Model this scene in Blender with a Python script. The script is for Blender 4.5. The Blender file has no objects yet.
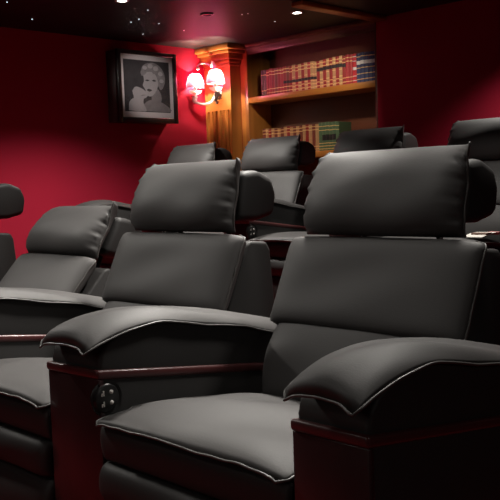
import bpy, bmesh, math, random
from mathutils import Vector, Matrix
random.seed(7)
S = bpy.context.scene
COL = S.collection
PI = math.pi

# ------------------------------------------------------------------ materials
def nodes(name):
    m = bpy.data.materials.new(name); m.use_nodes = True
    nt = m.node_tree; nt.nodes.clear()
    out = nt.nodes.new('ShaderNodeOutputMaterial')
    return m, nt, out

def principled(name, col, rough=.5, metal=0., spec=.5, coat=0., coat_rough=.1, noise=None, bump=None, sheen=0.):
    """noise=(scale, colour2, detail)  bump=(scale, strength, distance)"""
    m, nt, out = nodes(name)
    b = nt.nodes.new('ShaderNodeBsdfPrincipled')
    b.inputs['Base Color'].default_value = (*col, 1)
    b.inputs['Roughness'].default_value = rough
    b.inputs['Metallic'].default_value = metal
    b.inputs['Specular IOR Level'].default_value = spec
    b.inputs['Coat Weight'].default_value = coat
    b.inputs['Coat Roughness'].default_value = coat_rough
    b.inputs['Sheen Weight'].default_value = sheen
    nt.links.new(b.outputs[0], out.inputs[0])
    tc = nt.nodes.new('ShaderNodeTexCoord')
    if noise:
        n = nt.nodes.new('ShaderNodeTexNoise'); n.inputs['Scale'].default_value = noise[0]
        n.inputs['Detail'].default_value = noise[2]
        mx = nt.nodes.new('ShaderNodeMix'); mx.data_type = 'RGBA'
        mx.inputs[6].default_value = (*col, 1); mx.inputs[7].default_value = (*noise[1], 1)
        nt.links.new(tc.outputs['Object'], n.inputs['Vector'])
        nt.links.new(n.outputs[0], mx.inputs[0]); nt.links.new(mx.outputs[2], b.inputs['Base Color'])
    if bump:
        n = nt.nodes.new('ShaderNodeTexNoise'); n.inputs['Scale'].default_value = bump[0]
        n.inputs['Detail'].default_value = 4
        bp = nt.nodes.new('ShaderNodeBump'); bp.inputs['Strength'].default_value = bump[1]
        bp.inputs['Distance'].default_value = bump[2]
        nt.links.new(tc.outputs['Object'], n.inputs['Vector'])
        nt.links.new(n.outputs[0], bp.inputs['Height']); nt.links.new(bp.outputs[0], b.inputs['Normal'])
    return m

def wood(name, c1, c2, scale, stretch, rough=.35, coat=.4):
    m, nt, out = nodes(name)
    b = nt.nodes.new('ShaderNodeBsdfPrincipled')
    b.inputs['Roughness'].default_value = rough; b.inputs['Coat Weight'].default_value = coat
    b.inputs['Coat Roughness'].default_value = .15
    tc = nt.nodes.new('ShaderNodeTexCoord'); mp = nt.nodes.new('ShaderNodeMapping')
    mp.inputs['Scale'].default_value = stretch
    n = nt.nodes.new('ShaderNodeTexNoise'); n.inputs['Scale'].default_value = scale
    n.inputs['Detail'].default_value = 6; n.inputs['Distortion'].default_value = 1.2
    r = nt.nodes.new('ShaderNodeValToRGB')
    r.color_ramp.elements[0].position = .32; r.color_ramp.elements[0].color = (*c1, 1)
    r.color_ramp.elements[1].position = .68; r.color_ramp.elements[1].color = (*c2, 1)
    L = nt.links.new
    L(tc.outputs['Object'], mp.inputs[0]); L(mp.outputs[0], n.inputs['Vector']); L(n.outputs[0], r.inputs[0])
    L(r.outputs[0], b.inputs['Base Color']); L(b.outputs[0], out.inputs[0])
    return m

def emission(name, col, strength):
    m, nt, out = nodes(name)
    e = nt.nodes.new('ShaderNodeEmission'); e.inputs[0].default_value = (*col, 1); e.inputs[1].default_value = strength
    nt.links.new(e.outputs[0], out.inputs[0]); return m

M = {}
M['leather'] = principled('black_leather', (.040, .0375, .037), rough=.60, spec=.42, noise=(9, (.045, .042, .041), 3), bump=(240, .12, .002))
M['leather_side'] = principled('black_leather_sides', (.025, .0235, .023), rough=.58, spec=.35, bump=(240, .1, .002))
M['piping'] = principled('leather_piping_lit', (.062, .058, .055), rough=.42, spec=.6)  # paler than the leather: light caught along seam edges is painted in
M['mahogany'] = wood('dark_mahogany', (.026, .009, .010), (.040, .014, .015), 6, (1, 1, .12), .38, .3)
M['trim_wood'] = wood('mahogany_trim', (.060, .014, .015), (.09, .022, .022), 7, (.2, .2, 1), .4, .2)
M['plastic'] = principled('black_plastic', (.012, .012, .012), rough=.3)
M['button'] = principled('button_print', (.55, .53, .5), rough=.4)
M['metal'] = principled('dark_metal', (.12, .12, .12), rough=.3, metal=1)
M['red_wall'] = principled('red_wall_fabric', (.40, .014, .038), rough=.85, spec=.15, noise=(3, (.36, .012, .034), 4), bump=(160, .25, .002))
M['ceiling'] = principled('black_ceiling', (.012, .011, .011), rough=.5, spec=.3, noise=(4, (.018, .016, .016), 4))
M['carpet'] = principled('red_carpet', (.20, .009, .012), rough=.95, spec=.1, noise=(90, (.14, .006, .009), 4), bump=(300, .6, .004))
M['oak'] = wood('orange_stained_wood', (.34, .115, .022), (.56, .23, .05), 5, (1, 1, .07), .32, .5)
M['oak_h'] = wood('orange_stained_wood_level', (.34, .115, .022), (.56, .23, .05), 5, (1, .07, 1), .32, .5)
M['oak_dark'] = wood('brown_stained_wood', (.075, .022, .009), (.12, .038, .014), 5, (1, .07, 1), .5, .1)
M['cream_metal'] = principled('cream_painted_metal', (.85, .80, .74), rough=.35)
M['cup'] = None
M['brass'] = principled('brass', (.7, .45, .16), rough=.3, metal=1)
M['frame_black'] = principled('black_frame_lacquer', (.016, .013, .013), rough=.3, coat=.4)
M['frame_side'] = principled('grey_box_side', (.10, .085, .085), rough=.5)
M['mat_board'] = principled('mat_board', (.62, .55, .56), rough=.8)
M['print_dark'] = principled('print_dark', (.018, .015, .017), rough=.7, noise=(14, (.06, .05, .055), 4))
M['print_mid'] = principled('print_mid', (.15, .13, .135), rough=.7, noise=(30, (.24, .21, .22), 4))
M['print_hair'] = principled('print_hair', (.30, .27, .28), rough=.7, noise=(34, (.08, .07, .075), 5))
M['print_light'] = principled('print_light', (.40, .36, .37), rough=.7, noise=(10, (.28, .25, .26), 3))
M['white_plastic'] = principled('white_plastic', (.6, .58, .55), rough=.4)
M['paper'] = principled('paper', (.75, .72, .66), rough=.6)
M['paper_pink'] = principled('paper_pink', (.55, .22, .22), rough=.6)
M['paper_brown'] = principled('paper_brown', (.22, .13, .10), rough=.6)
M['lens'] = emission('lamp_lens', (1, .96, .9), 40)
M['star'] = emission('fibre_star', (.75, .9, 1), 3.0)
M['bulb'] = emission('warm_bulb', (1, .72, .42), 30)
M['red_lens'] = principled('red_glass_lens', (.45, .02, .03), rough=.25)

def glass_mat():
    m, nt, out = nodes('picture_glass')
    t = nt.nodes.new('ShaderNodeBsdfTransparent'); g = nt.nodes.new('ShaderNodeBsdfGlossy')
    g.inputs['Roughness'].default_value = .02
    fr = nt.nodes.new('ShaderNodeFresnel'); fr.inputs[0].default_value = 1.22
    mx = nt.nodes.new('ShaderNodeMixShader')
    nt.links.new(fr.outputs[0], mx.inputs[0]); nt.links.new(t.outputs[0], mx.inputs[1]); nt.links.new(g.outputs[0], mx.inputs[2])
    nt.links.new(mx.outputs[0], out.inputs[0]); return m
M['glass'] = glass_mat()

def shade_mat():
    m, nt, out = nodes('red_silk_lampshade')
    d = nt.nodes.new('ShaderNodeBsdfDiffuse'); d.inputs[0].default_value = (.75, .25, .32, 1)
    tl = nt.nodes.new('ShaderNodeBsdfTranslucent'); tl.inputs[0].default_value = (.42, .15, .20, 1)
    tp = nt.nodes.new('ShaderNodeBsdfTransparent'); tp.inputs[0].default_value = (.95, .09, .55, 1)
    a = nt.nodes.new('ShaderNodeMixShader'); a.inputs[0].default_value = .75
    b = nt.nodes.new('ShaderNodeMixShader'); b.inputs[0].default_value = .13
    L = nt.links.new
    L(d.outputs[0], a.inputs[1]); L(tl.outputs[0], a.inputs[2]); L(a.outputs[0], b.inputs[1]); L(tp.outputs[0], b.inputs[2])
    L(b.outputs[0], out.inputs[0]); return m
M['shade'] = shade_mat()
def cup_mat():
    m, nt, out = nodes('translucent_porcelain')
    d = nt.nodes.new('ShaderNodeBsdfDiffuse'); d.inputs[0].default_value = (.85, .80, .75, 1)
    tl = nt.nodes.new('ShaderNodeBsdfTranslucent'); tl.inputs[0].default_value = (.9, .8, .72, 1)
    a = nt.nodes.new('ShaderNodeMixShader'); a.inputs[0].default_value = .5
    nt.links.new(d.outputs[0], a.inputs[1]); nt.links.new(tl.outputs[0], a.inputs[2]); nt.links.new(a.outputs[0], out.inputs[0]); return m
M['cup'] = cup_mat()

# ------------------------------------------------------------------ mesh helpers
class MB:
    """collects geometry of one mesh; each piece may use its own material slot"""
    def __init__(s): s.v = []; s.f = []; s.mi = []; s.sm = []; s.mats = []
    def slot(s, mat):
        if mat not in s.mats: s.mats.append(mat)
        return s.mats.index(mat)
    def add(s, vs, fs, mat, smooth=False):
        o = len(s.v); k = s.slot(mat)
        s.v += [tuple(p) for p in vs]
        for f in fs: s.f.append(tuple(i + o for i in f)); s.mi.append(k); s.sm.append(smooth)
        return s
    def bm(s, b, mat, smooth=False):
        b.verts.index_update()
        s.add([v.co[:] for v in b.verts], [[v.index for v in f.verts] for f in b.faces], mat, smooth); b.free(); return s
    def box(s, lo, hi, mat, bevel=0., seg=3, rot=None, smooth=None):
        b = bmesh.new(); bmesh.ops.create_cube(b, size=1)
        c = [(lo[i] + hi[i]) / 2 for i in range(3)]; d = [hi[i] - lo[i] for i in range(3)]
        for v in b.verts: v.co = Vector((v.co.x * d[0], v.co.y * d[1], v.co.z * d[2]))
        if bevel: bmesh.ops.bevel(b, geom=b.edges[:], offset=bevel, segments=seg, profile=.5, affect='EDGES')
        for v in b.verts:
            if rot is not None: v.co = rot @ v.co
            v.co += Vector(c)
        return s.bm(b, mat, (bevel > 0) if smooth is None else smooth)
    def prism(s, prof, a0, a1, mat, axis='Y', bevel=0., seg=3, smooth=None):
        """polygon (x,z) swept along y (axis Y), or (x,y) swept along z (axis Z)"""
        b = bmesh.new()
        def P(p, t): return (p[0], t, p[1]) if axis == 'Y' else (p[0], p[1], t) if axis == 'Z' else (t, p[0], p[1])
        va = [b.verts.new(P(p, a0)) for p in prof]; vb = [b.verts.new(P(p, a1)) for p in prof]
        n = len(prof)
        b.faces.new(va); b.faces.new(vb[::-1])
        for i in range(n): b.faces.new((va[i], vb[i], vb[(i + 1) % n], va[(i + 1) % n]))
        bmesh.ops.recalc_face_normals(b, faces=b.faces[:])
        if bevel:
            es = [e for e in b.edges if len(e.link_faces) == 2 and e.calc_face_angle(0) > .35]
            bmesh.ops.bevel(b, geom=es, offset=bevel, segments=seg, profile=.5, affect='EDGES', clamp_overlap=True)
        return s.bm(b, mat, (bevel > 0) if smooth is None else smooth)
    def tube(s, pts, r, mat, n=8, closed=False, caps=True):
        pts = [Vector(p) for p in pts]; N = len(pts); rs = r if isinstance(r, (list, tuple)) else [r] * N
        vs = []; prev = None
        for i in range(N):
            if closed: t = (pts[(i + 1) % N] - pts[i - 1])
            else: t = pts[min(i + 1, N - 1)] - pts[max(i - 1, 0)]
            t = t.normalized() if t.length > 1e-9 else Vector((0, 0, 1))
            if prev is None:
                a = Vector((0, 0, 1)) if abs(t.z) < .9 else Vector((1, 0, 0)); nn = (a - t * a.dot(t)).normalized()
            else:
                nn = prev - t * prev.dot(t); nn = nn.normalized() if nn.length > 1e-6 else t.orthogonal().normalized()
            prev = nn; bb = t.cross(nn)
            for k in range(n):
                a = 2 * PI * k / n; vs.append(pts[i] + (nn * math.cos(a) + bb * math.sin(a)) * rs[i])
        fs = []
        for i in range(N if closed else N - 1):
            j = (i + 1) % N
            for k in range(n): fs.append((i * n + k, i * n + (k + 1) % n, j * n + (k + 1) % n, j * n + k))
        if not closed and caps: fs.append(tuple(range(n))[::-1]); fs.append(tuple((N - 1) * n + k for k in range(n)))
        return s.add(vs, fs, mat, True)
    def lathe(s, prof, mat, n=24, c=(0, 0, 0), wob=None, smooth=True, axis='Z'):
        vs = []; fs = []; N = len(prof)
        for i, (r, z) in enumerate(prof):
            for k in range(n):
                a = 2 * PI * k / n; rr = r; zz = z
                if wob: rr, zz = wob(r, z, a, i)
                p = (rr * math.cos(a), rr * math.sin(a), zz)
                if axis == 'X': p = (p[2], p[0], p[1])
                if axis == 'Y': p = (p[0], p[2], p[1])
                vs.append((c[0] + p[0], c[1] + p[1], c[2] + p[2]))
        for i in range(N - 1):
            for k in range(n): fs.append((i * n + k, i * n + (k + 1) % n, (i + 1) * n + (k + 1) % n, (i + 1) * n + k))
        return s.add(vs, fs, mat, smooth)
    def build(s, name, parent=None, loc=None, fix=True):
        me = bpy.data.meshes.new(name); me.from_pydata(s.v, [], s.f)
        for m in s.mats: me.materials.append(m)
        for p, k, q in zip(me.polygons, s.mi, s.sm): p.material_index = k; p.use_smooth = q
        if fix:
            b = bmesh.new(); b.from_mesh(me); bmesh.ops.recalc_face_normals(b, faces=b.faces[:]); b.to_mesh(me); b.free()
        me.update()
        o = bpy.data.objects.new(name, me); COL.objects.link(o)
        if parent is not None: o.parent = parent
        if loc is not None: o.location = loc
        return o

def tag(o, label=None, cat=None, group=None, kind=None):
    if label: o['label'] = label
    if cat: o['category'] = cat
    if group: o['group'] = group
    if kind: o['kind'] = kind
    return o
def thing(name, label, cat, loc=(0, 0, 0), group=None):
    o = bpy.data.objects.new(name, None); o.empty_display_size = .1; COL.objects.link(o); o.location = loc
    return tag(o, label, cat, group)
def copy_tree(o, parent=None):
    kids = [c for c in bpy.data.objects if c.parent is o]
    c = o.copy(); COL.objects.link(c)
    if parent is not None: c.parent = parent
    for k in kids: copy_tree(k, c)
    return c

def catmull(P, n):
    """n points evenly spaced along a smooth curve through P (any dimension)"""
    P = [tuple(p) for p in P]; dim = len(P[0]); out = []
    Q = [tuple(2 * P[0][d] - P[1][d] for d in range(dim))] + P + [tuple(2 * P[-1][d] - P[-2][d] for d in range(dim))]
    for i in range(1, len(Q) - 2):
        for k in range(24):
            t = k / 24; a, b, c, e = Q[i - 1], Q[i], Q[i + 1], Q[i + 2]
            out.append(tuple(.5 * (2 * b[d] + (c[d] - a[d]) * t + (2 * a[d] - 5 * b[d] + 4 * c[d] - e[d]) * t * t + (3 * b[d] - a[d] - 3 * c[d] + e[d]) * t ** 3) for d in range(dim)))
    out.append(P[-1])
    L = [0]
    for i in range(1, len(out)): L.append(L[-1] + math.dist(out[i], out[i - 1]))
    res = []; j = 0
    for k in range(n):
        s = L[-1] * k / (n - 1)
        while j < len(L) - 2 and L[j + 1] < s: j += 1
        t = (s - L[j]) / max(1e-9, L[j + 1] - L[j]); t = min(1, max(0, t))
        res.append(tuple(out[j][d] + (out[j + 1][d] - out[j][d]) * t for d in range(dim)))
    return res

def puff_panel(path, hw, puff, back, yc=0., pa=(5, .5), pb=(5, .5), corner=(.0, .8), hwf=None, wr=None, nu=30, nv=44, bow=None, skew=0.):
    """upholstered cushion: a profile path in (x,z), +-hw in y, blown up by puff on the front and back behind.
    returns MB with leather and the list of border points (for the piping)"""
    pts = catmull(path, nu); nrm = []
    for i in range(nu):
        a = pts[max(0, i - 1)]; b = pts[min(nu - 1, i + 1)]
        t = Vector((b[0] - a[0], b[1] - a[1])).normalized(); nrm.append((-t.y, t.x))
    def grid(sign, amt):
        V = []
        for i in range(nu):
            b = -1 + 2 * i / (nu - 1)
            w = hw
            if corner[0] > 0 and abs(b) > corner[1]:
                q = (abs(b) - corner[1]) / (1 - corner[1]); w = hw - corner[0] * (1 - math.sqrt(max(0, 1 - q * q)))
            for j in range(nv):
                c = -1 + 2 * j / (nv - 1); c = math.sin(c * PI / 2) * .45 + c * .55      # denser at the edges
                h = amt * (1 - abs(c) ** pa[0]) ** pa[1] * (1 - abs(b) ** pb[0]) ** pb[1]
                if sign > 0: h *= 1 - skew * b
                if wr and sign > 0: h += wr(c, b) * (1 if 0 < i < nu - 1 and 0 < j < nv - 1 else 0)
                off = (bow(c, b) if bow else (0, 0))
                V.append((pts[i][0] + nrm[i][0] * h * sign + off[0], yc + c * w * (hwf(b, c) if hwf else 1), pts[i][1] + nrm[i][1] * h * sign + off[1]))
        return V
    F = grid(1, puff); B = grid(-1, back); idx = {}
    vs = list(F); fs = []
    for i in range(nu - 1):
        for j in range(nv - 1): fs.append((i * nv + j, i * nv + j + 1, (i + 1) * nv + j + 1, (i + 1) * nv + j))
    mp = []
    for i in range(nu):
        for j in range(nv):
            if i in (0, nu - 1) or j in (0, nv - 1): mp.append(i * nv + j)
            else: mp.append(len(vs)); vs.append(B[i * nv + j])
    for i in range(nu - 1):
        for j in range(nv - 1): fs.append((mp[i * nv + j], mp[(i + 1) * nv + j], mp[(i + 1) * nv + j + 1], mp[i * nv + j + 1]))
    m = MB(); m.add(vs, fs, M['leather'], True)
    ring = [F[j] for j in range(nv)] + [F[i * nv + nv - 1] for i in range(1, nu)] + [F[(nu - 1) * nv + j] for j in range(nv - 2, -1, -1)] + [F[i * nv] for i in range(nu - 2, 0, -1)]
    left = [F[i * nv] for i in range(nu)]; rightb = [F[i * nv + nv - 1] for i in range(nu)]
    return m, ring, left, rightb

def piping(ring, parent, r=.0035, wobble=.0012, closed=True, mat='piping'):
    rnd = random.Random(len(ring))
    ph = rnd.random() * 6
    P = [(p[0] + wobble * math.sin(i * .9 + ph), p[1] + wobble * math.sin(i * .7), p[2] + wobble * math.sin(i * 1.1 + 2)) for i, p in enumerate(ring)]
    return MB().tube(P, r, M[mat], n=6, closed=closed).build('piping', parent)

# ------------------------------------------------------------------ the recliner
def end_gathers(amp, n=11, reach=.10, seed=1):
    rnd = random.Random(seed); ph = [rnd.uniform(0, 6) for _ in range(4)]
    def f(c, b):
        e = math.exp(-(1 - abs(c)) / reach); s = 1 if c > 0 else 2
        return amp * e * (math.sin(n * b + ph[s]) * .7 + math.sin(n * 1.9 * b + ph[s - 1]) * .5) * (1 - b ** 8)
    return f

def soft_waves(amp, seed=2):
    rnd = random.Random(seed); q = [(rnd.uniform(2, 6), rnd.uniform(2, 6), rnd.uniform(0, 6)) for _ in range(4)]
    def f(c, b): return amp * sum(math.sin(k[0] * c + k[1] * b + k[2]) for k in q) * (1 - c * c) ** .5 * (1 - b * b) ** .5
    return f

def make_arm(root, yc, control, dx=0.):
    """armrest body with its pad, trim, front panel; yc = centre of the arm across the seat"""
    m = MB()
    body = [(.006, .548), (.004, .575), (.012, .602), (.032, .624), (.07, .643), (.13, .654), (.20, .655), (.36, .630), (.56, .582), (.74, .540), (.74, .440)]
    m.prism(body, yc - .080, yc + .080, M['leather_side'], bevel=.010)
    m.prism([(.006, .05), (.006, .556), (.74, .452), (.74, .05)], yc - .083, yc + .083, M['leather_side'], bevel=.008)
    arm = m.build('armrest', root)
    pad, ring, a, b = puff_panel([(-.022, .620), (-.004, .638), (.035, .653), (.09, .664), (.17, .667), (.26, .656), (.40, .630), (.56, .592), (.74, .548)], .090, .020, .004, yc=yc,
                                 pa=(3.2, .8), pb=(14, .6), corner=(.008, .96), wr=soft_waves(.0022, 5), nu=46, nv=22,
                                 bow=lambda c, bb: ((-.018 * max(0, -c) ** 2 if bb < -.9 else 0) * (-bb - .9) * 10 , -.014 * abs(c) ** 3 + (.003 * math.sin(bb * 9 + c) * abs(c) ** 6)))
    p = pad.build('arm_pad', arm)
    piping(ring, arm, .0028, .0005)
    t = MB().prism([(-.007, .5455), (-.007, .568), (.74, .464), (.74, .4415)], yc - .087, yc + .087, M['trim_wood'], bevel=.007).build('trim_strip', arm)
    f = MB().box((-.002, yc - .085, .05), (.012, yc + .085, .545), M['mahogany'], bevel=.003, seg=2).build('front_panel', arm)
    if control:
        y = yc - .083; cx, cz = .022, .498
        c = MB()
        c.lathe([(.0, -.004), (.030, -.004), (.034, -.001), (.037, .003), (.041, .003), (.042, -.002), (.042, .006)], M['plastic'], 28, (cx, y - .001, cz), axis='Y')
        cp = c.build('control_panel', arm)
        for dx, dz, k in ((-.011, .014, 0), (.011, .014, 1), (-.011, -.011, 0), (.011, -.011, 1)):
            bt = MB()
            if k: bt.lathe([(0, -.0025), (.0048, -.002), (.0052, .001)], M['button'], 14, (cx + dx, y - .0050, cz + dz), axis='Y')
            else:
                s = 1 if dz > 0 else -1      # a little reclining-seat symbol
                yy = y - .0062
                bt.box((cx + dx - .001, yy - .001, cz + dz - .006), (cx + dx + .0016, yy + .001, cz + dz + .006), M['button'])
                bt.box((cx + dx - .006, yy - .001, cz + dz - .002), (cx + dx + .001, yy + .001, cz + dz + .0008), M['button'])
                bt.box((cx + dx - .006, yy - .001, cz + dz - .006), (cx + dx - .0038, yy + .001, cz + dz - .001), M['button'])
            bt.build('button', cp) if False else bt.build('button', arm)
    arm.location = (dx, 0, 0)
    if control:                                  # front end splayed
        for o in [arm] + [c for c in bpy.data.objects if c.parent is arm and c.name.split('.')[0] not in ('control_panel', 'button')]:
            for v in o.data.vertices:
                g = max(0, 1 - max(0, v.co.x) / .50)
                if v.co.y > yc: v.co.y += .030 * g * min(1, (v.co.y - yc) / .06)      # wedge-shaped: wider at the front
                v.co.x -= .06 * (v.co.y - yc) * g
    return arm

def make_recliner(name, near_arm):
    yl, yr = .298, (-.298 if near_arm else -.262)
    ym, yh = (yl + yr) / 2, (yl - yr) / 2
    root = thing(name, '', 'recliner')
    # under-seat box and foot rest
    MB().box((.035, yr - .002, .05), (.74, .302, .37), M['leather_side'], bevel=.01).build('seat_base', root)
    ap = puff_panel([(.012, .362), (.004, .395), (.004, .425), (.012, .447)], yh, .010, .02, yc=ym, pa=(10, .5), pb=(4, .5), nu=14, nv=30)[0]
    for i in range(len(ap.mats)): ap.mats[i] = M['leather_side']
    ap.build('front_apron', root)
    fr = MB()
    for z0, z1 in ((.270, .358), (.06, .266)):
        q = puff_panel([(.022, z0), (.006, z0 + (z1 - z0) * .3), (.006, z0 + (z1 - z0) * .7), (.022, z1)], yh, .030, .02, yc=ym, pa=(12, .5), pb=(3.2, .6), wr=soft_waves(.0012, 8), nu=16, nv=30)[0]
        fr.add(q.v, q.f, M['leather_side'], True)
    fr.build('foot_rest', root)
    # seat cushion
    lip = lambda c, b: (0, (-.006 * abs(c) ** 6 if b < -.6 else 0) + (.0016 * math.sin(c * 7) + .0007 * math.sin(c * 19 + 1)) * math.exp(-(b + 1) / .1) - .006 * abs(c) ** 30 * math.exp(-(b + 1) / .05))
    sc, ring, l, r = puff_panel([(-.018, .460), (.03, .464), (.12, .463), (.25, .454), (.38, .434), (.53, .402)], yh, .026, .03, yc=ym, pa=(3.4, .7), pb=(4.5, .62),
                                corner=(.02, .94), wr=soft_waves(.003, 3), bow=lip, nu=40, nv=50)
    c = sc.build('seat_cushion', root); piping(ring, c, .0030, .0006)
    # back
    sh = MB()
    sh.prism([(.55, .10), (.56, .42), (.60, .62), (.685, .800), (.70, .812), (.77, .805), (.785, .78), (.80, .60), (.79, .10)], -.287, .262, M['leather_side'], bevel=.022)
    back = sh.build('backrest_shell', root)
    lo = puff_panel([(.490, .40), (.484, .46), (.506, .54), (.572, .632)], .262, .030, .03, yc=-.016, pa=(6, .5), pb=(6, .5), wr=soft_waves(.002, 11), nu=24, nv=40)[0]
    lo.build('lower_back_cushion', root)
    up, ring, l, r = puff_panel([(.536, .608), (.558, .655), (.596, .735), (.628, .805), (.648, .832)], .296, .030, .05, yc=-.030, pa=(7, .5), pb=(7, .5), corner=(.03, .86),
                                wr=soft_waves(.0010, 21), nu=30, nv=46)
    u = up.build('upper_back_cushion', root)
    piping(r[:] , u, .0028, .0005, closed=False); piping(l[:], u, .0028, .0005, closed=False)
    # headrest: pillow, piped ends, block behind, posts
    g = end_gathers(.012, 17, .055, 4); w = soft_waves(.0010, 31)
    hp, ring, l, r = puff_panel([(.668, .838), (.664, .880), (.678, .94), (.704, 1.00), (.742, 1.056)], .246, .062, .045, yc=-.010, pa=(4.0, .55), pb=(2.6, .52), skew=.38,
                                hwf=lambda b, c: 1 - .012 * (1 - b * b) - .006 * max(0, -b) ** 6 - (.10 * max(0, b) ** 9 if c > 0 else -.035 * max(0, b) ** 4), wr=lambda c, b: g(c, b) + w(c, b), nu=34, nv=64,
                                bow=lambda c, b: (-.066 * max(0, b) ** 1.3 * max(0, -c) ** 8 if b > 0 else 0, .004 * max(0, b) ** 5 * abs(c) ** 8))
    h = hp.build('headrest', root)
    piping(r, h, .0028, .0008, closed=False); piping(l, h, .0028, .0008, closed=False)
    bl = MB().prism([(.715, .870), (.742, 1.020), (.81, 1.026), (.875, 1.000), (.893, .95), (.880, .882), (.80, .866)], -.222, .222, M['leather_side'], bevel=.022, seg=4)
    b = bl.build('headrest_block', h)
    for y in (-.12, .12): MB().tube([(.76, y, .74), (.775, y, .90)], .009, M['metal'], 10).build('support_post', h)
    make_arm(root, .393, True, .020)
    if near_arm: make_arm(root, -.393, False)
    return root, h

X1, Y1, PITCH = 1.075, 1.312, .78
ROW_X, ROW_Y, RISE = 2.19, .941, .22
proto, hp = make_recliner('recliner_chair', False)
endchair, hp2 = make_recliner('recliner_chair', True)
G1, G2 = 'front row of black leather recliners', 'raised back row of black leather recliners'
L1 = ['large black leather recliner nearest the viewer, at the right end of the front row',
      'black leather recliner in the front row just behind the armrest with the round button panel',
      'black leather recliner in the front row with its headrest pulled down low',
      'front-row black leather recliner at the far left, cut off by the photo edge']
L2 = ['black leather recliner at the right of the raised back row, before the bare red wall',
      'black leather recliner in the raised back row seen over the nearest front recliner',
      'raised back-row black leather recliner in front of the left half of the bookcase',
      'black leather recliner at the far end of the back row, below the wall lamp']
for row in range(2):
    for k in range(4):
        if row == 0 and k == 0: o = endchair
        elif row == 0 and k == 1: o = proto
        else: o = copy_tree(proto)
        o.location = (X1 + row * ROW_X, Y1 + row * ROW_Y + k * PITCH, RISE * row)
        o['label'] = (L1, L2)[row][k]; o['group'] = (G1, G2)[row]
        if row == 0 and k == 2:
            for c in bpy.data.objects:
                if c.parent is o and c.name.split('.')[0] in ('headrest', 'upper_back_cushion', 'lower_back_cushion', 'backrest_shell'):
                    pv = Vector((.335, 0, .665)); rm = Matrix.Rotation(math.radians(18), 4, 'Y')     # reclined
                    c.matrix_local = Matrix.Translation(pv) @ rm @ Matrix.Translation(-pv) @ Matrix.Diagonal((1, .88 if c.name.startswith('upper') else 1, 1, 1))

# leaflet on the back-row seat
lf = thing('leaflet', 'small pale folded leaflet lying on the back-row seat at the right edge', 'leaflet', (3.53, 2.045, .702))
m = MB().prism([(-.10, 0), (-.03, .012), (.03, .014), (.09, .002), (.09, .006), (.03, .018), (-.03, .016), (-.10, .004)], -.05, .05, M['paper'], smooth=False)
m.box((-.06, -.049, .012), (-.01, .03, .0192), M['paper_brown']); m.box((.03, -.049, .006), (.07, .0, .0186), M['paper_pink'])
m.build('folded_sheet', lf)

# ------------------------------------------------------------------ the room
XB, YL, ZC = 4.944, 5.398, 2.12
XF, YR = -3.0, -2.2
NY0, NY1 = 3.690, 5.025         # book niche
def struct(o): o['kind'] = 'structure'; return o
fl = MB()
fl.prism([(XF, -.1), (XF, 0), (2.32, 0), (2.32, RISE), (XB + .4, RISE), (XB + .4, -.1)], YR, YL, M['carpet'])
struct(fl.build('floor'))
struct(MB().box((XF - .1, YR - .1, ZC), (XB + .5, YL + .1, ZC + .1), M['ceiling']).build('ceiling'))
struct(MB().box((XF - .1, YL, -.1), (XB + .5, YL + .1, ZC), M['red_wall']).build('wall_left'))
struct(MB().box((XF - .1, YR - .1, -.1), (XB + .5, YR, ZC), M['red_wall']).build('wall_right'))
struct(MB().box((XF - .1, YR, -.1), (XF, YL, ZC), M['red_wall']).build('wall_front'))
wb = MB()
wb.box((XB, YR, -.1), (XB + .1, NY0, ZC), M['red_wall'])
wb.box((XB, 5.085, -.1), (XB + .1, YL, ZC), M['red_wall'])
wb.box((XB + .38, NY0 - .1, -.1), (XB + .46, NY1 + .1, ZC), M['red_wall'])
struct(wb.build('wall_back'))

# bookcase built into the niche
bc = thing('bookcase', 'orange-brown wooden bookcase built into the back wall, holding two rows of bound books', 'bookcase', (XB, (NY0 + NY1) / 2, RISE))
def bpart(name, m): return m.build(name, bc, (-XB, -(NY0 + NY1) / 2, -RISE))
D = .27
PX = 4.83; PY0, PY1 = 5.085, YL
bpart('side_panel', MB().box((XB + .001, NY1 - .025, RISE), (XB + D, PY0 - .001, ZC - .002), M['oak'], bevel=.002, seg=1))
bpart('side_panel', MB().box((XB + .004, NY0, RISE), (XB + D, NY0 + .022, ZC - .002), M['oak_dark'], bevel=.002, seg=1))
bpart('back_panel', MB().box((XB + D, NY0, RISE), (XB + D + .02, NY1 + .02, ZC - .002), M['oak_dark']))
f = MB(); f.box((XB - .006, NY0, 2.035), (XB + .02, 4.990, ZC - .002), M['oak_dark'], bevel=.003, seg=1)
f.prism([(XB - .03, 2.118), (XB - .03, 2.10), (XB - .012, 2.085), (XB - .006, 2.06), (XB, 2.06), (XB, 2.118)], NY0, 4.990, M['oak_dark'])
bpart('cornice', f)
for z in (1.690, 1.218, .82):
    bpart('shelf', MB().box((XB + .002, NY0 + .022, z - .048), (XB + D, NY1 - .025, z), M['oak_h'], bevel=.004, seg=2))
mid = (NY0 + NY1) / 2
for y0, y1, hs in ((NY0 + .022, mid - .003, 1), (mid + .003, NY1 - .025, -1)):
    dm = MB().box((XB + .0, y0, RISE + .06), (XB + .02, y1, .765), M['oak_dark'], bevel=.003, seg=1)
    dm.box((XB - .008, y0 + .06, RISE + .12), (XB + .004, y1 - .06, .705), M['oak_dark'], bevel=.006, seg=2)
    d = bpart('door', dm)
    yk = y1 - .03 if hs > 0 else y0 + .03
    MB().lathe([(0, -.030), (.010, -.027), (.012, -.018), (.005, -.010), (.005, 0)], M['brass'], 12, (XB, yk, .60), axis='X').build('knob', d)

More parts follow.
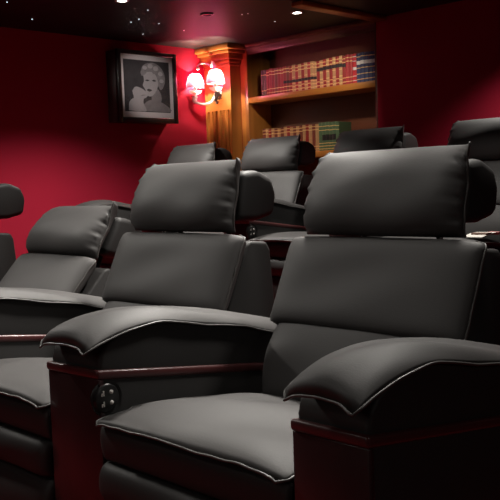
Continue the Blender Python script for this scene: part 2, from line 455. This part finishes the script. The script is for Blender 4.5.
# pilaster in the corner
PX = 4.83; PY0, PY1 = 5.085, YL
pl = thing('pilaster', 'fluted orange-brown wooden pilaster with a stepped capital in the room corner', 'pilaster', (PX, (PY0 + PY1) / 2, RISE))
def ppart(name, m): return m.build(name, pl, (-PX, -(PY0 + PY1) / 2, -RISE))
sh = MB()
nfl = 6; w = PY1 - PY0; prof = [(XB, PY0), (PX, PY0)]
fw = .022
for i in range(nfl):
    yc = PY0 + w * (i + .75) / (nfl + .5)
    prof += [(PX, yc - fw / 2), (PX + .014, yc - fw * .3), (PX + .019, yc), (PX + .014, yc + fw * .3), (PX, yc + fw / 2)]
prof += [(PX, PY1), (XB, PY1)]
sh.prism(prof, RISE + .22, 1.60, M['oak'], axis='Z')
sh.box((PX, PY0, 1.60), (XB, PY1, 2.0), M['oak'])
ppart('shaft', sh)
cp = MB()
for z0, z1, e in ((1.955, 1.975, .012), (1.975, 2.005, .024), (2.005, 2.05, .045), (2.05, 2.075, .075), (2.075, 2.119, .10)):
    cp.box((PX - e, PY0 - e * .9, z0), (XB - .0005, PY1 - .0005, z1), M['oak_h'], bevel=.005, seg=2)
ppart('capital', cp)
ppart('plinth', MB().box((PX - .02, PY0 - .02, RISE + .001), (XB, PY1 - .0005, RISE + .22), M['oak'], bevel=.006, seg=2))

# wooden strip on the ceiling beside the downlight
tr = MB().box((4.06, 3.595, ZC - .030), (XB - .001, 3.69, ZC), M['oak_h'], bevel=.006, seg=2)
struct(tr.build('trim_1'))

# books
ORD = ['first', 'second', 'third', 'fourth', 'fifth', 'sixth', 'seventh', 'eighth', 'ninth', 'tenth', 'eleventh', 'twelfth', 'thirteenth', 'fourteenth', 'fifteenth', 'sixteenth', 'seventeenth', 'eighteenth', 'nineteenth', 'twentieth',
       'twenty-first', 'twenty-second', 'twenty-third', 'twenty-fourth', 'twenty-fifth', 'twenty-sixth', 'twenty-seventh', 'twenty-eighth', 'twenty-ninth', 'thirtieth']
def book_mat(name, col, gold=(.62, .40, .13), rough=.45):
    return principled(name, col, rough=rough, noise=(40, tuple(c * .75 for c in col), 3))
BM = {'dark': book_mat('book_dark', (.05, .015, .018)), 'red': book_mat('book_red', (.30, .022, .022)), 'red2': book_mat('book_crimson', (.38, .03, .035)),
      'tan': book_mat('book_tan', (.50, .28, .13)), 'bright': book_mat('book_bright_red', (.55, .02, .03)), 'blue': book_mat('book_blue', (.03, .05, .14)),
      'green': book_mat('book_green', (.09, .16, .085)), 'brown': book_mat('book_brown', (.20, .045, .028)), 'gold': principled('gilt_band', (.75, .50, .20), rough=.35, metal=.3),
      'black': principled('black_title_label', (.012, .01, .01), rough=.5), 'white': principled('white_spine_band', (.7, .68, .66), rough=.5), 'pages': principled('book_pages', (.6, .52, .38), rough=.8)}
def make_book(y, w, h, col, bands, title, z, depth=.15, setback=.035):
    """stands on the shelf at z, spine towards the room; y = left edge, runs to the right (-y)"""
    o = thing('bound_book', '', 'book', (XB + setback, y - w / 2, z + .0005))
    m = MB(); hw = w / 2 - .0006; n = 5
    sp = [(-.006 * math.cos(PI * (-.5 + k / n)) + .006, hw * math.sin(PI * (-.5 + k / n))) for k in range(n + 1)]
    prof = [(depth, -hw)] + sp + [(depth, hw), (depth, hw - .003), (.010, hw - .003), (.010, -hw + .003), (depth, -hw + .003)]
    m.prism(prof, 0, h, BM[col], axis='Z', smooth=False)
    m.build('cover', o)
    MB().box((.011, -hw + .0034, .003), (depth - .004, hw - .0034, h - .003), BM['pages']).build('page_block', o)
    def band(z0, z1, mat, name):
        q = [(x - .0007, yy * 1.01) for x, yy in sp]; q2 = [(x + .002, yy * .98) for x, yy in sp][::-1]
        MB().prism(q + q2, z0, z1, mat, axis='Z', smooth=False).build(name, o)
    for a in bands: band(h * a - .0028, h * a + .0028, BM['gold' if col != 'bright' else 'white'], 'gilt_band')
    if title: band(h * title[0], h * title[1], BM[title[2]], 'title_label')
    return o
rb = random.Random(3)
def fill(y, items, z, where, group):
    seen = {}
    tot = {}
    for it in items: tot[it[0]] = tot.get(it[0], 0) + 1
    names = {'dark': 'thin dark maroon book', 'red': 'red bound book with gilt bands', 'red2': 'crimson bound book with gilt bands', 'tan': 'tan and gold bound book', 'bright': 'bright red book with white bands',
             'blue': 'dark blue bound book with pale label', 'green': 'green bound book with gilt bands', 'brown': 'brown-red bound book with gilt bands'}
    for col, w, h, bands, title in items:
        seen[col] = seen.get(col, 0) + 1
        o = make_book(y, w, h, col, bands, title, z)
        k = seen[col] - 1
        o['label'] = (ORD[k].capitalize() + ' ' + names[col] + ' from the left on the ' + where) if tot[col] > 1 else ('The only ' + names[col] + ' on the ' + where)
        o['group'] = group
        y -= w
    return y
up = []
seq = ['dark'] * 2 + ['red', 'red2', 'red', 'brown'] * 2 + ['red', 'tan', 'red2', 'tan'] * 2 + ['tan', 'red'] * 5 + ['red2'] * 2 + ['bright'] + ['blue'] * 5
Wu = (4.885 - 3.722) / (len(seq) + .5)
for i, c in enumerate(seq):
    w = Wu * rb.uniform(.93, 1.05) if c not in ('blue', 'bright') else Wu * 1.15
    t = None
    if c == 'blue': t = (.62, .74, 'white')
    elif c == 'bright': t = (.45, .55, 'white')
    elif 8 <= i <= 18: t = (.36, .46, 'black')
    elif 19 <= i <= 27: t = (.62, .74, 'black')
    bands = {'dark': (.2, .8), 'blue': (.12, .3, .5, .88), 'bright': (.1, .25, .75, .9), 'tan': (.08, .2, .32, .55, .80, .92)}.get(c, (.10, .24, .78, .90))
    up.append((c, w, .208 + rb.uniform(-.004, .004) + (.006 if i > 20 else 0), bands, t))
sc_ = (4.885 - 3.722) / sum(u[1] for u in up); up = [(u[0], u[1] * sc_, *u[2:]) for u in up]
fill(4.885, up, 1.690, 'upper shelf', 'bound books on the upper shelf')
lowr = []
seq = ['brown', 'tan', 'red', 'tan', 'brown', 'tan'] * 3 + ['green'] * 6
for i, c in enumerate(seq):
    t = (.36, .56, 'black') if (c == 'green' and 18 < i < 23) else None
    bands = {'green': (.06, .16, .26, .72, .86)}.get(c, (.08, .18, .80, .92))
    lowr.append((c, .0335 * rb.uniform(.94, 1.05), .205 + rb.uniform(-.004, .004) + (.008 if c == 'green' else 0), bands, t))
yend = fill(4.885, lowr, 1.218, 'lower shelf', 'bound books on the lower shelf')

# ------------------------------------------------------------------ framed portrait on the left wall
FX0, FX1, FZ0, FZ1, FY = 3.828, 4.405, 1.485, 2.030, 5.25
pc = thing('framed_picture', 'black box-framed monochrome portrait hanging high on the red left wall', 'picture', ((FX0 + FX1) / 2, FY, FZ0))
def cpart(name, m): return m.build(name, pc, (-(FX0 + FX1) / 2, -FY, -FZ0))
cpart('box_body', MB().box((FX0 + .004, FY + .012, FZ0 + .004), (FX1 - .004, YL - .001, FZ1 - .004), M['frame_side'], bevel=.003, seg=1))
fb = MB(); bw = .038
for lo, hi in (((FX0, FY, FZ0), (FX0 + bw, FY + .03, FZ1)), ((FX1 - bw, FY, FZ0), (FX1, FY + .03, FZ1)), ((FX0 + bw, FY, FZ0), (FX1 - bw, FY + .03, FZ0 + bw)), ((FX0 + bw, FY, FZ1 - bw * .8), (FX1 - bw, FY + .03, FZ1))):
    fb.box(lo, hi, M['frame_black'], bevel=.004, seg=2)
cpart('frame', fb)
cpart('mat_board', MB().box((FX0 + .03, FY + .0105, FZ0 + .03), (FX1 - .03, FY + .012, FZ1 - .02), M['mat_board']))
ix0, ix1, iz0, iz1 = FX0 + .062, FX1 - .072, FZ0 + .082, FZ1 - .070
pr = MB(); LAYER = [0]
def blob(pts, mat, layer):
    """flat printed shape: pts in 0..1 across the print"""
    P = catmull(pts + [pts[0]], 40)[:-1]; LAYER[0] += 1; y = FY + .0102 - .00008 * LAYER[0]
    V = [(ix0 + (ix1 - ix0) * a, y, iz0 + (iz1 - iz0) * b) for a, b in P]
    pr.add(V, [tuple(range(len(V)))], mat)
pr.add([(ix0, FY + .0102, iz0), (ix1, FY + .0102, iz0), (ix1, FY + .0102, iz1), (ix0, FY + .0102, iz1)], [(0, 1, 2, 3)], M['print_dark'])
blob([(.38, .70), (.40, .84), (.50, .94), (.66, .97), (.82, .88), (.90, .72), (.88, .55), (.80, .44), (.74, .52), (.66, .62), (.52, .70)], M['print_hair'], 1)
blob([(.30, .02), (.42, .16), (.56, .24), (.74, .22), (.92, .14), (.99, .02)], M['print_mid'], 2)
blob([(.08, .02), (.10, .18), (.20, .26), (.33, .22), (.38, .02)], M['print_light'], 3)
blob([(.58, .22), (.60, .38), (.72, .46), (.80, .34), (.78, .20)], M['print_mid'], 3)
blob([(.42, .72), (.50, .78), (.64, .78), (.72, .68), (.74, .54), (.68, .40), (.58, .31), (.49, .33), (.45, .44), (.40, .52), (.43, .60)], M['print_light'], 4)
blob([(.17, .40), (.24, .48), (.36, .46), (.46, .40), (.50, .32), (.42, .26), (.30, .24), (.20, .30)], M['print_light'], 5)
blob([(.30, .02), (.27, .16), (.25, .28), (.33, .36), (.42, .32), (.40, .18), (.46, .02)], M['print_light'], 5)
blob([(.20, .18), (.20, .38), (.30, .42), (.38, .34), (.37, .18)], M['print_light'], 5)
blob([(.33, .30), (.40, .335), (.46, .33), (.40, .315)], M['print_mid'], 6)
blob([(.45, .615), (.50, .635), (.555, .615), (.50, .602)], M['print_dark'], 6)
blob([(.60, .62), (.655, .64), (.70, .615), (.65, .602)], M['print_dark'], 6)
blob([(.48, .43), (.53, .455), (.60, .43), (.54, .40)], M['print_dark'], 6)
blob([(.36, .76), (.42, .90), (.56, .96), (.60, .86), (.52, .80), (.44, .72)], M['print_hair'], 6)
for a, b, q in ((.46, .86, .05), (.58, .90, .06), (.70, .86, .06), (.80, .76, .055), (.82, .62, .05), (.66, .78, .04), (.40, .74, .035), (.80, .50, .04)):
    blob([(a + q * math.cos(t), b + q * .8 * math.sin(t)) for t in (0, 1, 2, 3, 4, 5.2)], M['print_light' if q > .045 else 'print_mid'], 7)
cpart('print', pr)
cpart('glass', MB().box((FX0 + .03, FY + .0062, FZ0 + .03), (FX1 - .03, FY + .0082, FZ1 - .02), M['glass']))

# ------------------------------------------------------------------ wall lamp on the pilaster
SY, SX = 5.225, PX
wl = thing('wall_lamp', 'cream scrolled two-arm wall lamp with glowing red shades on the pilaster', 'wall lamp', (SX, SY, 1.70))
def lpart(name, m, par=None): return m.build(name, par or wl, (-SX, -SY, -1.70) if par is None else None)
bkt = MB()
bkt.lathe([(0, -.030), (.016, -.028), (.022, -.018), (.030, -.012), (.036, -.004), (.036, 0)], M['cream_metal'], 20, (SX, SY, 1.755), axis='X')
bkt.tube(catmull([(SX - .02, SY, 1.70), (SX - .05, SY, 1.78), (SX - .06, SY, 1.88), (SX - .05, SY, 1.955)], 16), .008, M['cream_metal'])
lpart('bracket', bkt)
fin = MB(); fin.lathe([(0, 2.005), (.006, 1.995), (.010, 1.985), (.020, 1.972), (.022, 1.960), (.014, 1.948), (.008, 1.942)], M['cream_metal'], 16, (SX - .05, SY, 0))
lpart('finial', fin)
for s in (1, -1):
    sc2 = catmull([(SX - .05, SY, 1.945), (SX - .09, SY + s * .03, 1.98), (SX - .13, SY + s * .065, 1.985), (SX - .155, SY + s * .085, 1.962), (SX - .15, SY + s * .08, 1.945)], 24)
    q = MB().tube(sc2, [.008 - .003 * i / 23 for i in range(24)], M['cream_metal']); b = Vector(sc2[-1])
    q.lathe([(0, .014), (.010, .010), (.014, 0), (.010, -.010), (0, -.014)], M['cream_metal'], 14, tuple(b))
    lpart('scroll', q)
for s in (1, -1):
    cx, cy = SX - .165, SY - .018 + s * .124; zb = 1.795 if s > 0 else 1.800
    arm = MB()
    P = catmull([(SX - .025, SY, 1.745), (SX - .06, SY + s * .03, 1.672), (SX - .115, cy - s * .045, 1.655), (cx, cy - s * .002, 1.672), (cx + .002, cy + s * .030, 1.706), (cx, cy + s * .018, 1.728), (cx, cy - s * .004, 1.718), (cx, cy - s * .004, 1.704)], 40)
    arm.tube(P, .0125, M['cream_metal'])
    C = [(cx + .012 * math.sin(t * .3), cy + s * (.030 - .030 * (1 - t / 18) * math.cos(t * .42)), 1.700 - .030 * (1 - t / 18) * math.sin(t * .42)) for t in range(17)]
    arm.tube(C, [.010 - .0003 * t for t in range(17)], M['cream_metal'])
    P = catmull([(cx, cy, 1.676), (cx - .008, cy, 1.71), (cx, cy, 1.738)], 10); arm.tube(P, .009, M['cream_metal'])
    arm.lathe([(.010, 1.752), (.012, 1.80), (.0, 1.80)], M['cup'], 16, (cx, cy, 0))
    a = lpart('arm', arm)
    MB().lathe([(.004, 1.732), (.020, 1.736), (.040, 1.746), (.050, 1.758), (.053, 1.766)], M['cup'], 24, (cx, cy, 0)).build('drip_cup', a)
    bl = MB().lathe([(0, 1.800), (.008, 1.803), (.013, 1.820), (.012, 1.838), (.006, 1.855), (0, 1.865)], M['bulb'], 14, (cx, cy, 0)).build('bulb', a)
    # shade: domed cone with scalloped hem and pleats
    z0, z1 = zb, zb + .118
    prof = []
    for i in range(15):
        t = i / 14; prof.append((.074 * math.sqrt(1 - (.86 * t) ** 2), z0 + .108 * t))
    def wob(r, z, ang, i):
        return r * (1 + .016 * math.cos(24 * ang)), z - (.006 * abs(math.sin(6 * ang)) if i == 0 else 0)
    shd = MB().lathe(prof, M['shade'], 96, (cx, cy, 0), wob=wob).build('lamp_shade', a)
    hem = MB().tube([(cx + .0752 * math.cos(t * 2 * PI / 72), cy + .0752 * math.sin(t * 2 * PI / 72), z0 + .006 - .005 * abs(math.sin(6 * t * 2 * PI / 72))) for t in range(72)], .0022, M['cream_metal'], 6, closed=True).build('hem_trim', a)
    for zl in (1.822, 1.868):
        li = bpy.data.lights.new('lamp_bulb_light', 'POINT'); li.energy = 6.2; li.color = (1, .76, .60); li.shadow_soft_size = .006
        lo = bpy.data.objects.new('lamp_bulb_light', li); COL.objects.link(lo); lo.location = (cx + .016 , cy, zl)

# ------------------------------------------------------------------ ceiling: downlights, red lamp, star lights
def downlight(x, y, label, on=True):
    t = thing('downlight', label, 'ceiling light', (x, y, ZC))
    MB().lathe([(.046, .0), (.046, -.004), (.040, -.008), (.030, -.008), (.028, -.003), (.028, 0)], M['white_plastic'] if on else M['plastic'], 28).build('trim_ring', t)
    MB().lathe([(0, -.006), (.018, -.005), (.0275, -.002)], M['lens'] if on else M['red_lens'], 24).build('lens', t)
    return t
downlight(3.151, 4.242, 'small glowing ceiling downlight above the back row at the top photo edge')
downlight(4.314, 3.868, 'small glowing ceiling downlight just in front of the bookcase')
downlight(3.857, 4.261, 'unlit dark round ceiling light with a red lens', False)
stars = [((2.627, 4.679), 'upper of two faint star lights at the far top left of the ceiling'), ((3.007, 5.043), 'star light nearest the left wall, well left of the picture'),
         ((3.605, 4.762), 'topmost star light above the picture, right of the glowing downlight'), ((3.458, 4.383), 'faint star light nearest the glowing downlight over the back row'),
         ((3.587, 4.648), 'dim star light in the middle of the cluster above the picture'), ((3.952, 5.08), 'bright star light lowest above the picture top'),
         ((3.798, 4.697), 'star light right of centre in the cluster above the picture'), ((4.115, 4.803), 'bright star light closest to the wooden capital'),
         ((4.064, 4.14), 'left one of the pair of star lights beside the red-lensed ceiling light'), ((4.074, 4.093), 'right one of the pair of star lights beside the red-lensed ceiling light'),
         ((4.43, 4.183), 'faint star light between the pair of stars and the bookcase downlight')]
for (x, y), lab in stars:
    o = MB().lathe([(0, -.0030), (.0022, -.0024), (.0036, 0)], M['star'], 12, (0, 0, 0)).build('star_light', None, (x, y, ZC))
    tag(o, lab, 'star light', 'fibre-optic star lights in the black ceiling')

# ------------------------------------------------------------------ light
def spot(x, y, z, tx, ty, tz, e, ang, blend=.6, size=.05, col=(1, .95, .88)):
    l = bpy.data.lights.new('ceiling_or_fill_spot', 'SPOT'); l.energy = e; l.spot_size = math.radians(ang); l.spot_blend = blend; l.shadow_soft_size = size; l.color = col
    o = bpy.data.objects.new('ceiling_or_fill_spot', l); COL.objects.link(o); o.location = (x, y, z)
    o.rotation_euler = (Vector((tx, ty, tz)) - Vector((x, y, z))).to_track_quat('-Z', 'Y').to_euler(); return o
Z = ZC - .02
for y, er in ((1.35, 120), (2.2, 340), (3.05, 140)):                     # lamps over the front row
    spot(1.25, y, Z, 1.25, y, 0, 23, 104, .8, .14)
    spot(2.30, y - .15, Z, 1.25, y - .15, .4, er, 74, .8, .10)
for y in (2.2, 3.2):                            # lamps over the back row
    spot(3.25, y, Z, 3.25, y, 0, 85, 70, .7, .04)
spot(3.151, 4.242, Z, 3.151, 4.242, 0, 185, 122, .65, .04)
spot(3.20, 4.242, Z, 4.12, 5.27, 1.76, 60, 25, 1.0, .03)  # extra narrow beam added only to brighten the portrait
spot(4.314, 3.868, Z, 4.944, 4.30, 1.50, 30, 84, .8, .03, (1, .88, .70))
spot(4.38, 2.40, Z, 4.38, 2.40, 0, 55, 114, .75, .05)
spot(-.6, 1.9, Z, -.5, 1.9, 0, 16, 120, .7, .09)
spot(.85, 3.95, Z, 1.15, 2.1, .5, 115, 90, .8, .10)          # lamp over the far end of the front row
spot(-2.0, .7, 1.7, 1.3, 1.6, .4, 17, 60, .9, .5)             # unseen fill light added to lift the dark chair fronts
spot(1.2, -1.7, 1.75, 1.5, 1.2, .6, 9, 70, .8, .25)       # added side fill with no fixture, brightens the right-facing leather
w = bpy.data.worlds.new('World'); S.world = w; w.use_nodes = True
w.node_tree.nodes['Background'].inputs[0].default_value = (.02, .012, .012, 1); w.node_tree.nodes['Background'].inputs[1].default_value = .1

# ------------------------------------------------------------------ camera
F_PX, PIT, ROL, YAW, CZ = 848., math.radians(4.411), math.radians(2.018), math.radians(45.55), .98
d0 = Vector((math.cos(YAW), math.sin(YAW), 0)); up_ = Vector((0, 0, 1)); rt = Vector((math.sin(YAW), -math.cos(YAW), 0))
fwd = d0 * math.cos(PIT) - up_ * math.sin(PIT); u = up_ * math.cos(PIT) + d0 * math.sin(PIT)
c, s = math.cos(ROL), math.sin(ROL)
# image x' = c*x + s*y_down ; y' = -s*x + c*y_down
cam_r = rt * c - u * s; cam_u = u * c + rt * s
cam = bpy.data.cameras.new('camera'); cam.sensor_width = 36; cam.sensor_fit = 'HORIZONTAL'; cam.lens = 36 * F_PX / 500; cam.clip_start = .05
co = bpy.data.objects.new('camera', cam); COL.objects.link(co)
co.matrix_world = Matrix(((cam_r.x, cam_u.x, -fwd.x, 0), (cam_r.y, cam_u.y, -fwd.y, 0), (cam_r.z, cam_u.z, -fwd.z, CZ), (0, 0, 0, 1)))
S.camera = co
S.view_settings.view_transform = 'Standard'; S.view_settings.look = 'None'; S.view_settings.gamma = 1; S.view_settings.exposure = 0
S.view_settings.use_curve_mapping = False
S.cycles.use_denoising = True
S.cycles.max_bounces = 8; S.cycles.transparent_max_bounces = 12
S.cycles.sample_clamp_indirect = 6
